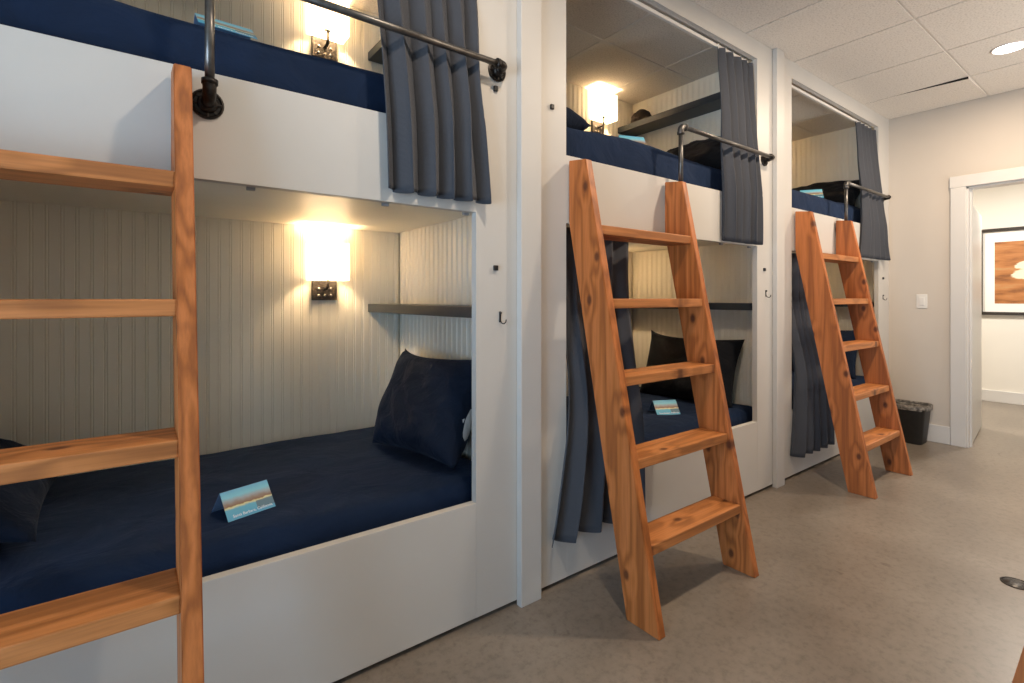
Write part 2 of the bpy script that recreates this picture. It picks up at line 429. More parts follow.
def tube(bm, pts, r, seg=12, cap=True):
    pts = [Vector(p) for p in pts]
    rr = r if isinstance(r, (list, tuple)) else [r]*len(pts)
    rings = []
    up = None
    for i, p in enumerate(pts):
        t = (pts[min(i+1, len(pts)-1)] - pts[max(i-1, 0)]).normalized()
        if up is None:
            up = Vector((0, 0, 1)) if abs(t.z) < 0.9 else Vector((1, 0, 0))
        a = t.cross(up).normalized(); b_ = a.cross(t).normalized()
        up = b_
        rings.append([bm.verts.new(p + rr[i]*(math.cos(2*math.pi*k/seg)*a + math.sin(2*math.pi*k/seg)*b_)) for k in range(seg)])
    for i in range(len(rings)-1):
        for k in range(seg):
            bm.faces.new([rings[i][k], rings[i][(k+1) % seg], rings[i+1][(k+1) % seg], rings[i+1][k]])
    if cap:
        bm.faces.new(rings[0]); bm.faces.new(rings[-1][::-1])
def lathe(bm, prof, seg=24, axis='z'):
    rings = []
    for r, h in prof:
        ring = []
        for k in range(seg):
            a = 2*math.pi*k/seg
            x, y = r*math.cos(a), r*math.sin(a)
            ring.append(bm.verts.new({'z': (x, y, h), 'y': (x, h, y), 'x': (h, x, y)}[axis]))
        rings.append(ring)
    for i in range(len(rings)-1):
        for k in range(seg):
            bm.faces.new([rings[i][k], rings[i][(k+1) % seg], rings[i+1][(k+1) % seg], rings[i+1][k]])
    if prof[0][0] > 1e-5: bm.faces.new(rings[0])
    if prof[-1][0] > 1e-5: bm.faces.new(rings[-1][::-1])
def prism(bm, poly, x0, x1):
    """poly of (y, z) extruded along x"""
    a = [bm.verts.new((x0, y, z)) for y, z in poly]; b_ = [bm.verts.new((x1, y, z)) for y, z in poly]
    n = len(poly)
    bm.faces.new(a); bm.faces.new(b_[::-1])
    for i in range(n):
        bm.faces.new([a[i], a[(i+1) % n], b_[(i+1) % n], b_[i]])

# ------------------------------------------------------------------ the room
o = box('floor', None, XL-0.2, 8.2, YO-0.2, 4.2, -0.06, 0.0, 'concrete'); tag(o, 'polished grey-brown concrete floor', kind='structure')

# ceiling: plenum slab painted dark as the shade of the void, grid bars and lay-in tiles
ceil = box('ceiling', None, XL-0.1, XF+0.1, YO-0.1, YB+0.12, 2.90, 2.95, 'gap_shade'); tag(ceil, 'suspended ceiling of speckled lay-in tiles', kind='structure')
CO = Vector(ceil.location)
def ceil_box(name, x0, x1, y0, y1, z0, z1, mat):
    return box(name, ceil, x0-CO.x, x1-CO.x, y0-CO.y, y1-CO.y, z0-CO.z, z1-CO.z, mat)
gx = [2.272 + 0.605*k for k in range(-8, 6)]
gy = [-1.52, -0.31, 0.90, 2.11, 3.32]
GAP = 0.006
for i in range(len(gx)-1):
    x0, x1 = max(gx[i], XL), min(gx[i+1], XF)
    if x1 - x0 < 0.02: continue
    for k in range(len(gy)-1):
        y0, y1 = max(gy[k], YO), min(gy[k+1], YB+0.02)
        if y1 - y0 < 0.02: continue
        if abs(gx[i] - 4.692) < 0.05 and k == 2:      # tile lowered at one corner, edge painted black to imitate the shadowed gap
            bm = bmesh.new()
            xa, xb, ya, yb = x0+GAP-0.012, x1-GAP, y0+GAP, y1-GAP
            low = [(xa, ya, ZC-0.017), (xb, ya, ZC), (xb, yb, ZC), (xa, yb, ZC), (xa, ya+0.20, ZC-0.009), (xa, ya+0.42, ZC-0.001)]
            ring = [0, 1, 2, 3, 5, 4]
            a = [bm.verts.new(Vector(low[q]) - CO) for q in ring]
            c = [bm.verts.new(Vector((low[q][0], low[q][1], ZC+0.016)) - CO) for q in ring]
            bm.faces.new([a[0], a[1], a[5]]); bm.faces.new([a[1], a[4], a[5]]); bm.faces.new([a[1], a[2], a[4]]); bm.faces.new([a[2], a[3], a[4]])
            bm.faces.new(c[::-1])
            for q in range(6):
                f = bm.faces.new([a[q], a[(q+1) % 6], c[(q+1) % 6], c[q]]); f.material_index = 1 if q in (3, 4, 5) else 0
            me = bm_mesh('tile', bm); me.materials.append(MATS['ceiling_tile']); me.materials.append(MATS['gap_shade'])
            mesh_obj('ceiling_tile', me, 'ceiling_tile', ceil)
        else:
            ceil_box('ceiling_tile', x0+GAP, x1-GAP, y0+GAP, y1-GAP, ZC, ZC+0.016, 'ceiling_tile')
for x in gx:
    if XL < x < XF:
        ceil_box('grid_bar', x-0.0058, x+0.0058, YO, D+0.02, ZC+0.007, ZC+0.03, 'grid_paint')
        ceil_box('grid_bar', x-0.012, x+0.012, D+0.03, YB, ZC-0.003, ZC+0.02, 'grid_paint')
for y in gy[1:4]:
    if y < D: ceil_box('grid_bar', XL, XF, y-0.0058, y+0.0058, ZC+0.005, ZC+0.03, 'grid_paint')
    else: ceil_box('grid_bar', J[0], XF, y-0.012, y+0.012, ZC-0.0032, ZC+0.0195, 'grid_paint')

# far wall with the door opening
DY0, DY1, DZ = 0.17, 1.031, 2.06          # clear opening
bm = bmesh.new()
add_box(bm, XF, XF+0.11, DY1, YB+0.12, 0, 2.9)
add_box(bm, XF, XF+0.11, YO, DY0, 0, 2.9)
add_box(bm, XF, XF+0.11, DY0, DY1, DZ, 2.9)
o = mesh_obj('wall_far', bm_mesh('wall_far', bm), 'wall_paint'); tag(o, 'plain greige painted end wall', kind='structure')
# left wall with the window opening
WY0, WY1, WZ0, WZ1 = -0.75, 0.85, 0.20, 2.05
bm = bmesh.new()
add_box(bm, XL-0.12, XL, YO, WY0, 0, 2.9); add_box(bm, XL-0.12, XL, WY1, YB+0.12, 0, 2.9)
add_box(bm, XL-0.12, XL, WY0, WY1, 0, WZ0); add_box(bm, XL-0.12, XL, WY0, WY1, WZ1, 2.9)
o = mesh_obj('wall_left', bm_mesh('wall_left', bm), 'wall_paint'); tag(o, 'painted wall with a window', kind='structure')
def window(name, loc, rz, hw, hh, label):
    w = empty(name, loc, rz); tag(w, label, kind='structure')
    for nm, y0, y1, z0, z1 in (('window_frame', -hw, hw, -hh, -hh+0.05), ('window_frame', -hw, hw, hh-0.05, hh), ('window_frame', -hw, -hw+0.05, -hh+0.05, hh-0.05), ('window_frame', hw-0.05, hw, -hh+0.05, hh-0.05), ('mullion', -0.02, 0.02, -hh+0.05, hh-0.05)):
        box(nm, w, -0.03, 0.03, y0, y1, z0, z1, 'trim_paint')
    for y0, y1 in ((-hw+0.05, -0.02), (0.02, hw-0.05)):
        box('pane', w, -0.003, 0.003, y0, y1, -hh+0.05, hh-0.05, 'window_glass')
window('window_1', (XL-0.06, (WY0+WY1)/2, (WZ0+WZ1)/2), 0, (WY1-WY0)/2, (WZ1-WZ0)/2, 'white framed window in the left wall')
WX0, WX1 = 3.60, 4.90  # window added in the unseen wall so the rear fill reaches the ceiling
window('added_window', ((WX0+WX1)/2, YO-0.05, (WZ0+WZ1)/2), math.pi/2, (WX1-WX0)/2, (WZ1-WZ0)/2, 'added white framed window in the unseen opposite wall, letting fill light in')
# back and opposite walls
o = box('wall_back', None, XL-0.12, XF, YB+0.045, YB+0.12, 0, 2.9, 'wall_paint'); tag(o, 'wall behind the bunks', kind='structure')
bm = bmesh.new()
add_box(bm, XL-0.12, WX0, YO-0.1, YO, 0, 2.9); add_box(bm, WX1, XF+0.11, YO-0.1, YO, 0, 2.9)
add_box(bm, WX0, WX1, YO-0.1, YO, 0, WZ0); add_box(bm, WX0, WX1, YO-0.1, YO, WZ1, 2.9)
o = mesh_obj('wall_opposite', bm_mesh('wall_opposite', bm), 'wall_paint'); tag(o, 'wall across the aisle from the bunks', kind='structure')
# end filler left of the first bunk
o = box('wall_side', None, XL, J[0]-0.002, D, D+0.1, 0, ZC, 'white_paint'); tag(o, 'white partition beside the first bunk', kind='structure')

# baseboard and door trim on the far wall
o = box('baseboard_far', None, XF-0.016, XF, DY1+0.097, D-0.03, 0.0, 0.142, 'trim_paint', 0.004); tag(o, 'white baseboard on the end wall', kind='structure')
o = box('baseboard_opposite', None, XF-0.016, XF, YO, DY0-0.097, 0.0, 0.142, 'trim_paint', 0.004); tag(o, 'white baseboard past the doorway', kind='structure')
tr = empty('trim_1', (XF, DY1, 0)); tag(tr, 'white door casing around the doorway', kind='structure')
box('casing', tr, -0.02, 0.0, 0.0, 0.095, 0, DZ+0.002, 'trim_paint', 0.003)
box('casing', tr, -0.02, 0.0, DY0-DY1-0.095, DY0-DY1, 0, DZ+0.002, 'trim_paint', 0.003)
box('casing', tr, -0.022, 0.0, DY0-DY1-0.10, 0.10, DZ+0.002, DZ+0.092, 'trim_paint', 0.003)
box('jamb', tr, 0.0, 0.11, -0.014, 0.0, 0, DZ, 'trim_paint')
box('jamb', tr, 0.0, 0.11, DY0-DY1, DY0-DY1+0.014, 0, DZ, 'trim_paint')
box('jamb', tr, 0.0, 0.11, DY0-DY1, 0.0, DZ-0.014, DZ, 'trim_paint')
box('door_stop', tr, 0.035, 0.065, -0.026, -0.014, 0, DZ-0.014, 'trim_paint')
box('strike_plate', tr, 0.075, 0.105, -0.0165, -0.014, 1.10, 1.22, 'chrome', 0.001)
# open door leaf standing in the hall
dr = empty('door_1', (XF+0.125, DY1-0.012, 0), math.radians(6.3)); tag(dr, 'white door leaf swung open into the hallway', kind='structure')
box('door_leaf', dr, 0.0, 0.80, 0.0, 0.04, 0.012, 1.93, 'trim_paint', 0.003)

# hallway beyond the doorway
XH = 7.85
o = box('wall_hall', None, XH, XH+0.1, -1.6, 4.0, 0, 2.7, 'hall_paint'); tag(o, 'cream hallway wall facing the doorway', kind='structure')
o = box('baseboard_hall', None, XH-0.016, XH, -1.6, 4.0, 0, 0.13, 'trim_paint', 0.004); tag(o, 'white baseboard along the hallway wall', kind='structure')
o = box('wall_hall_end', None, XF+0.11, XH, 4.0, 4.1, 0, 2.7, 'hall_paint'); tag(o, 'end wall of the hallway', kind='structure')
o = box('wall_hall_near', None, XF+0.11, XH, -1.7, -1.6, 0, 2.7, 'hall_paint'); tag(o, 'near end wall of the hallway', kind='structure')
o = box('wall_hall_side', None, XF+0.05, XF+0.11, YB+0.12, 4.0, 0, 2.7, 'hall_paint'); tag(o, 'hallway wall beyond the bunks', kind='structure')
o = box('ceiling_hall', None, XF+0.11, XH+0.1, -1.7, 4.1, 2.62, 2.70, 'hall_paint'); tag(o, 'plain hallway ceiling', kind='structure')

# posts covering the joints between bunks
for n_, xj in ((2, J[1]), (3, J[2])):
    o = box('trim_%d' % n_, None, xj-0.065, xj+0.035, D-0.030, D-0.001, 0.0, ZC-0.001, 'white_paint', 0.002)
    tag(o, 'white painted post over the joint between bunks', kind='structure')

# ------------------------------------------------------------------ bunk units
BEAD = 0.045
PLANKS = {}
def plank_me(w, h):
    key = (round(w, 4), round(h, 4))
    if key in PLANKS: return PLANKS[key]
    # cross-section of one beadboard strip: shallow groove, flat, groove, half-round bead
    if w > 0.03:
        p = [(0, -0.002), (0.003, 0.0), (w-0.0125, 0.0), (w-0.0098, -0.0026), (w-0.0078, -0.0006), (w-0.005, 0.0003), (w-0.0025, -0.0006), (w, -0.0026)]
    else:
        p = [(0, -0.002), (0.003, 0.0), (w, 0.0)]
    bm = bmesh.new()
    a = [bm.verts.new((x, -0.010 - z*1.0, 0)) for x, z in p]
    b_ = [bm.verts.new((x, -0.010 - z*1.0, h)) for x, z in p]
    for i in range(len(p)-1): bm.faces.new([a[i], a[i+1], b_[i+1], b_[i]])
    # close the strip behind
    ab = [bm.verts.new((0, 0, 0)), bm.verts.new((w, 0, 0))]; bb = [bm.verts.new((0, 0, h)), bm.verts.new((w, 0, h))]
    bm.faces.new([ab[0], a[0], b_[0], bb[0]]); bm.faces.new([a[-1], ab[1], bb[1], b_[-1]]); bm.faces.new([ab[1], ab[0], bb[0], bb[1]])
    bm.faces.new([bb[0]] + b_ + [bb[1]]); bm.faces.new([ab[1]] + a[::-1] + [ab[0]])
    me = bm_mesh('bead_strip', bm); me.materials.append(MATS['bead_paint'])
    PLANKS[key] = me
    return me
def strips(parent, length, h, origin, rz):
    """a row of beadboard strips: starts at origin (parent space), runs along local x turned by rz"""
    n = int(length // BEAD)
    d = Vector((math.cos(rz), math.sin(rz), 0))
    for i in range(n+1):
        w = BEAD if i < n else length - n*BEAD
        if w < 0.006: continue
        q = bpy.data.objects.new('bead_strip', plank_me(w-0.0004, h))
        q.location = Vector(origin) + d*(i*BEAD); q.rotation_euler = (0, 0, rz)
        link(q, parent)

OX0, OX1 = 0.195, 1.762          # opening in the front, local x
IX0, IX1 = 0.050, 1.962          # inside walls, local x
def bunk(loc, rz, label, shelf_z=(1.105, 2.470)):
    b = empty('bunk_bed', loc, rz); tag(b, label, 'bunk bed', 'built-in bunk beds')
    W = UNIT; T = 0.030; dep = YB - D
    fm = 'white_paint'
    # front: lower panel (raised over a dark toe gap), stiles, fascia, header
    box('front_panel', b, OX0, OX1, 0, T, 0.018, Z_SILL, fm, 0.002)
    box('stile', b, 0.0, OX0, 0, T, 0.018, ZC-0.001, fm)
    box('stile', b, OX1, W, 0, T, 0.018, ZC-0.001, fm)
    box('fascia', b, OX0, OX1, 0, T, Z_FB, Z_FT, fm, 0.0015)
    box('header', b, OX0, OX1, 0, T, Z_HEAD, ZC-0.001, fm)
    box('toe_kick', b, 0, W, 0.05, 0.06, 0.0, 0.05, 'gap_shade')  # black board painted in as the shade of the toe gap
    # decks
    box('bunk_deck', b, IX0, IX1, T, dep, Z_DECK, Z_DECK+0.10, 'bead_paint')
    box('bunk_deck', b, IX0, IX1, T+0.03, dep, 0.20, 0.24, 'bead_paint')
    # end and back panels with their beadboard strips
    for side, x0, x1 in ((0, 0.0, IX0-0.012), (1, IX1+0.012, W)):
        p = box('end_panel', b, x0+0.0005, x1-0.0005, T, dep+0.03, 0.0, ZC-0.001, 'bead_paint')
        c = Vector(p.location)
        for z0, z1 in ((0.24, Z_DECK), (Z_DECK+0.10, ZC-0.002)):
            if side: strips(p, dep-T-0.012, z1-z0, Vector((x1*0 + IX1 + 0.012, dep-0.012, z0)) - c, -math.pi/2)
            else: strips(p, dep-T-0.012, z1-z0, Vector((IX0-0.012, T, z0)) - c, math.pi/2)
    p = box('back_panel', b, IX0-0.01, IX1+0.01, dep+0.012, dep+0.03, 0.0, ZC-0.001, 'bead_paint')
    c = Vector(p.location)
    for z0, z1 in ((0.24, Z_DECK), (Z_DECK+0.10, ZC-0.002)):
        strips(p, IX1-IX0, z1-z0, Vector((IX0, dep+0.012, z0)) - c, 0.0)
    # charcoal shelves on the right-hand end wall, one per level
    for z in shelf_z:
        sh = box('shelf', b, 1.784, IX1+0.001, T+0.025, dep+0.001, z, z+0.044, 'shelf_paint', 0.002)
        tag(sh, 'charcoal painted shelf')
    # curtain tracks under header and fascia, with small brackets
    box('curtain_track', b, OX0+0.02, OX1-0.02, T+0.012, T+0.030, Z_HEAD-0.022, Z_HEAD-0.004, 'track_white', 0.003)
    box('curtain_track', b, OX0+0.02, OX1-0.02, T+0.016, T+0.034, Z_FB+0.010, Z_FB+0.030, 'track_white', 0.003)
    for x in (0.62, 1.02, 1.42, 1.73):
        box('track_bracket', b, x, x+0.022, T+0.002, T+0.016, Z_FB-0.008, Z_FB+0.022, 'bracket_grey', 0.002)
    return b
bunk((J[0], D, 0), 0, 'nearest built-in white bunk bed with a wide open lower berth behind the cut-off ladder')
bunk((J[1], D, 0), 0, 'middle built-in white bunk bed between the two white posts')
bunk((J[2], D, 0), 0, 'farthest built-in white bunk bed beside the end wall', (1.105,))
bunk((3.30, YOF, 0), math.pi, 'opposite white bunk bed across the aisle from the middle bunk')

# ------------------------------------------------------------------ mattresses and pillows
def mattress(x0, x1, y0, y1, z0, z1, seed, label, bumps=()):
    """rounded mattress under a fitted navy sheet with soft creases"""
    nx, ny = 64, 36
    bm = bmesh.new()
    cx, cy = (x0+x1)/2, (y0+y1)/2
    r = 0.055
    prof_t = [0.0, 0.25, 0.5, 0.75, 1.0]
    def pt(u, v):
        # u,v in [-1,1] of the top; rounded edge drop
        x = cx + u*(x1-x0)/2; y = cy + v*(y1-y0)/2
        ex = min(x-x0, x1-x); ey = min(y-y0, y1-y)
        d = min(ex, ey)
        z = z1
        if d < r: z = z1 - (r - math.sqrt(max(0, r*r-(r-d)**2)))*0.9
        nz = noise.noise(Vector((x*2.3+seed, y*2.3, 0)))*0.010 + (0.5-abs(noise.noise(Vector((x*5.0-y*7, y*3+x*2, seed*2)))))**3*0.035 + noise.noise(Vector((x*1.2+y*4.5, y*2.0-x*3, seed)))*0.006
        for bx, by, br, bh in bumps:
            nz += bh*math.exp(-((x-bx)**2+(y-by)**2)/(br*br))
        return Vector((x-cx, y-cy, z+nz*min(1, d/0.08+0.3)-z0))
    def grade(i, n):
        t = -1 + 2*i/n
        return math.copysign(1-(1-abs(t))**1.45, t)
    g = [[bm.verts.new(pt(grade(i, nx), grade(k, ny))) for k in range(ny+1)] for i in range(nx+1)]
    for i in range(nx):
        for k in range(ny):
            bm.faces.new([g[i][k], g[i+1][k], g[i+1][k+1], g[i][k+1]])
    rim = [g[i][0] for i in range(nx+1)] + [g[nx][k] for k in range(1, ny+1)] + [g[i][ny] for i in range(nx-1, -1, -1)] + [g[0][k] for k in range(ny-1, 0, -1)]
    prev = rim
    H = z1 - z0
    for f in (0.66, 0.33, 0.0):
        ring = []
        for j, v in enumerate(rim):
            wob = 0.004*math.sin(j*1.7+seed)*(1 if 0 < f < 1 else 0)
            ring.append(bm.verts.new((v.co.x*(1+wob*0.5), v.co.y*(1+wob), (v.co.z)*f if f else 0.0)))
        for j in range(len(rim)):
            bm.faces.new([prev[j], prev[(j+1) % len(rim)], ring[(j+1) % len(rim)], ring[j]])
        prev = ring
    bm.faces.new(prev)
    o = mesh_obj('mattress', bm_mesh('mattress', bm, True), 'navy_sheet', None, (cx, cy, z0))
    tag(o, label, 'mattress', 'navy mattresses in the bunks')
    return o
MN = {0: 'nearest', 1: 'middle', 2: 'farthest'}
for i, j in enumerate(J):
    mattress(j+IX0+0.012, j+IX1-0.012, D+0.075, YB-0.015, 0.241, 0.492, i*3.1, 'mattress under a dark navy sheet in the lower berth of the %s bunk' % MN[i])
    mattress(j+IX0+0.012, j+IX1-0.012, D+0.055, YB-0.02, Z_DECK+0.101, 1.940, i*3.1+1.4, 'mattress under a dark navy sheet in the upper berth of the %s bunk' % MN[i],
             bumps=((j+0.75, D+0.35, 0.30, 0.05), (j+1.35, D+0.30, 0.12, -0.01)) if i == 1 else ())
mattress(3.30-IX1+0.012, 3.30-IX0-0.012, YOF-1.09, YOF-0.075, 0.241, 0.492, 9.0, 'mattress under a navy sheet in the opposite lower berth')

def pillow(center, axis_w, axis_h, w, h, t, seed, mat, label, corner=0.0, ticking=False):
    """axis_w: pillow width direction, axis_h: its height direction; thickness is their cross product"""
    bm = bmesh.new(); n = 30
    aw = Vector(axis_w).normalized(); ah = Vector(axis_h).normalized()
    an = aw.cross(ah).normalized(); ah = an.cross(aw).normalized()
    def P(u, v, s):
        uu = math.copysign(abs(u)**0.82, u); vv = math.copysign(abs(v)**0.82, v)
        x = uu*w/2*(1-0.075*(1-vv*vv)); y = vv*h/2*(1-0.085*(1-uu*uu))
        cr = max(0, (uu*-1)) * max(0, vv)
        y += corner*cr**6; x -= corner*0.35*cr**6
        f = max(0.0, (1-uu**4)*(1-vv**4))
        z = t/2*f**0.55*(1-0.15*uu*vv)
        q = Vector((x*5+seed, y*5, s*1.3))
        wr = noise.noise(q)*0.022 + noise.noise(q*2.7)*0.009
        # creases running to the corners
        wr += 0.006*math.sin(14*(uu*0.9+vv*0.6)+3*noise.noise(q*0.7)+seed)*f
        return Vector((x, y, s*(z + wr*min(1, f*2.2))))
    gs = []
    for s in (1, -1):
        g = {}
        for i in range(n+1):
            for k in range(n+1):
                u, v = -1+2*i/n, -1+2*k/n
                if s == -1 and (i in (0, n) or k in (0, n)): g[i, k] = gs[0][i, k]
                else: g[i, k] = bm.verts.new(P(u, v, s))
        gs.append(g)
        for i in range(n):
            for k in range(n):
                f = [g[i, k], g[i+1, k], g[i+1, k+1], g[i, k+1]]
                try: bm.faces.new(f if s == 1 else f[::-1])
                except ValueError: pass
    M = Matrix((aw, ah, an)).transposed().to_4x4(); M.translation = Vector(center)
    o = mesh_obj('pillow', bm_mesh('pillow', bm, True), mat, None, matrix=M)
    tag(o, label, 'pillow', 'pillows in dark pillowcases')
    if ticking:
        # pale pillow showing at the open end of its case
        bm = bmesh.new()
        bmesh.ops.create_uvsphere(bm, u_segments=14, v_segments=8, radius=1)
        for v in bm.verts: v.co = Vector((v.co.x*0.04, v.co.y*h*0.26, v.co.z*t*0.26))
        mesh_obj('pillow_insert', bm_mesh('insert', bm, True), 'pillow_ticking', o, (w/2-0.060, -0.06, -0.015))
    return o
# right-hand pillows lean on the end wall; -Y is the width direction (towards the aisle)
pillow((1.035, 2.01, 0.715), (0.14, -1, 0.04), (0.40, 0.10, 0.90), 0.62, 0.45, 0.20, 1.0, 'navy_pillowcase', 'plump navy pillow propped against the end wall under the shelf of the nearest lower berth', corner=0.025, ticking=True)
pillow((-0.425, 2.17, 0.655), (0, 1, 0), (-0.88, 0.0, 0.46), 0.72, 0.50, 0.17, 5.0, 'navy_pillowcase', 'dark navy pillow at the left edge of the photo in the nearest lower berth')
pillow((3.045, 2.04, 0.70), (0.06, -1, 0), (0.36, 0.0, 0.93), 0.70, 0.46, 0.18, 2.2, 'black_pillowcase', 'dark pillow propped upright in the lower berth of the middle bunk behind the ladder', corner=0.03)
pillow((3.02, 2.00, 2.10), (0.05, -1, 0), (0.80, 0.0, 0.55), 0.72, 0.46, 0.18, 3.7, 'black_pillowcase', 'dark pillow in the upper berth of the middle bunk below its shelf')
pillow((1.52, 2.00, 2.045), (0, 1, 0), (-0.97, 0.0, 0.20), 0.62, 0.46, 0.22, 6.1, 'navy_pillowcase', 'navy pillow at the left end of the middle upper berth near the lit lamp')
pillow((5.02, 2.02, 2.09), (0.0, -1, 0), (0.75, 0.0, 0.60), 0.72, 0.44, 0.18, 8.3, 'black_pillowcase', 'dark pillow in the upper berth of the farthest bunk')
pillow((5.03, 2.04, 0.69), (0.0, -1, 0), (0.38, 0.0, 0.92), 0.72, 0.46, 0.19, 9.4, 'navy_pillowcase', 'navy pillow glimpsed through the farthest ladder in the lower berth')

# ------------------------------------------------------------------ ladders
LW, LT = 0.645, 0.037
STILE = [(1.237, 0.0), (1.092, 0.0), (1.446, 1.738), (1.5425, 1.751), (1.5425, 1.497)]   # (y, z); plumb cut on the fascia
def build_ladder(loc, rz, label):
    """origin: floor below the front of the bunk, at the left stile's outer face"""
    o = empty('ladder', loc, rz); tag(o, label, 'ladder', 'wooden bunk ladders')
    key = 'stile_me'
    if key not in BOXES:
        bm = bmesh.new(); prism(bm, [(y-D, z) for y, z in STILE], 0, LT)
        bmesh.ops.recalc_face_normals(bm, faces=bm.faces)
        bmesh.ops.bevel(bm, geom=list(bm.edges), offset=0.0025, segments=2, affect='EDGES')
        for v in bm.verts: v.co.z -= 0.88
        BOXES[key] = bm_mesh('stile', bm); BOXES[key].materials.append(MATS['fir_upright'])
    for x in (0, LW):
        q = bpy.data.objects.new('stile', BOXES[key]); q.location = (x, 0, 0.88); link(q, o)
    for z in (0.290, 0.585, 0.883, 1.178, 1.472):
        yf = 1.092 + 0.2037*z + 0.004 - D
        box('tread', o, LT-0.001, LW+0.001, yf, yf+0.133, z-0.038, z, 'fir_tread', 0.004)
    return o
build_ladder((0.0765-LW, D-0.008, 0), 0, 'wooden ladder cut off by the left edge of the photo at the nearest bunk')
build_ladder((1.447, D-0.009, 0), 0, 'orange-brown wooden ladder leaning on the middle bunk, both feet in view')
build_ladder((3.480, D-0.009, 0), 0, 'wooden ladder leaning on the farthest bunk beside the waste bin')
build_ladder((1.80+LW+LT, YOF+0.002, 0), math.pi, 'wooden ladder of the opposite bunk, only its corner showing at bottom right')

# ------------------------------------------------------------------ pipe guard rails
def elbow_pts(c, a, b_, r, n=7):
    """quarter bend at corner c from direction a to direction b_"""
    c, a, b_ = Vector(c), Vector(a), Vector(b_)
    out = []
    for i in range(n):
        t = i/(n-1)*math.pi/2
        out.append(c - a*r + b_*r + (a*math.sin(t) - b_*math.cos(t))*r)
    return out
def flange_me():
    if 'flange' in BOXES: return BOXES['flange']
    bm = bmesh.new()
    # rim, hub and four lugs on a thin disc; faces -y
    lathe(bm, [(0.0325, 0.0), (0.0325, -0.006), (0.029, -0.008), (0.026, -0.0045), (0.020, -0.0045), (0.0185, -0.014), (0.015, -0.020), (0.012, -0.020)], 28, 'y')
    for k in range(4):
        a = math.pi/4 + k*math.pi/2
        for rr, h, r_ in ((0.0232, -0.008, 0.0042),):
            c = Vector((math.cos(a)*rr, 0, math.sin(a)*rr))
            tube(bm, [c + Vector((0, -0.003, 0)), c + Vector((0, h, 0))], r_, 8)
        a2 = k*math.pi/2
        d = Vector((math.cos(a2), 0, math.sin(a2)))
        tube(bm, [d*0.016 + Vector((0, -0.006, 0)), d*0.028 + Vector((0, -0.005, 0))], 0.0032, 6)
    BOXES['flange'] = bm_mesh('flange', bm); BOXES['flange'].materials.append(MATS['black_iron'])
    return BOXES['flange']
def rail(xv, xr, label):
    y = D - 0.056
    zr, zf = 2.028, 1.690
    r = 0.0112
    o = empty('guard_rail', (xv, D, zf)); tag(o, label, 'rail', 'pipe guard rails')
    L = lambda x, yy, z: (x-xv, yy-D, z-zf)
    for p_ in (L(xv, D, zf), L(xr, D, zr)):
        q_ = mesh_obj('flange', flange_me(), 'black_iron', o, p_); q_.scale = (1.2, 1.0, 1.2)
    def part(nm, pts, rad, mat, extra=()):
        bm = bmesh.new(); tube(bm, pts, rad, 14)
        for p, q, rr in extra: tube(bm, [p, q], rr, 14)
        mesh_obj(nm, bm_mesh(nm, bm, True), mat, o)
    R = 0.032
    e1 = [L(xv, D-0.014, zf)] + [tuple(p) for p in elbow_pts(L(xv, y, zf), (0, -1, 0), (0, 0, 1), R)] + [L(xv, y, zf+R+0.012)]
    part('elbow', e1, 0.0158, 'black_iron', [(L(xv, y, zf+R+0.002), L(xv, y, zf+R+0.014), 0.0190)])
    part('pipe', [L(xv, y, zf+R), L(xv, y, zr-R)], r, 'pipe_steel')
    e2 = [L(xv, y, zr-0.034)] + [tuple(p) for p in elbow_pts(L(xv, y, zr), (0, 0, 1), (1, 0, 0), 0.022)] + [L(xv+0.034, y, zr)]
    part('elbow', e2, 0.0155, 'pipe_steel', [(L(xv, y, zr-0.040), L(xv, y, zr-0.028), 0.0180), (L(xv+0.028, y, zr), L(xv+0.040, y, zr), 0.0180)])
    part('pipe', [L(xv+0.02, y, zr), L(xr-0.02, y, zr)], r, 'pipe_steel')
    e3 = [L(xr-0.034, y, zr)] + [tuple(p) for p in elbow_pts(L(xr, y, zr), (1, 0, 0), (0, 1, 0), 0.022)] + [L(xr, D-0.014, zr)]
    part('elbow', e3, 0.0155, 'black_iron', [(L(xr-0.040, y, zr), L(xr-0.028, y, zr), 0.0180), (L(xr, y+0.026, zr), L(xr, y+0.036, zr), 0.0180)])
rail(0.156, 1.088, 'steel pipe guard rail with round iron flange on the nearest upper berth')
rail(2.158, 3.092, 'steel pipe guard rail on the upper berth of the middle bunk')
rail(4.186, 5.100, 'steel pipe guard rail on the upper berth of the farthest bunk')

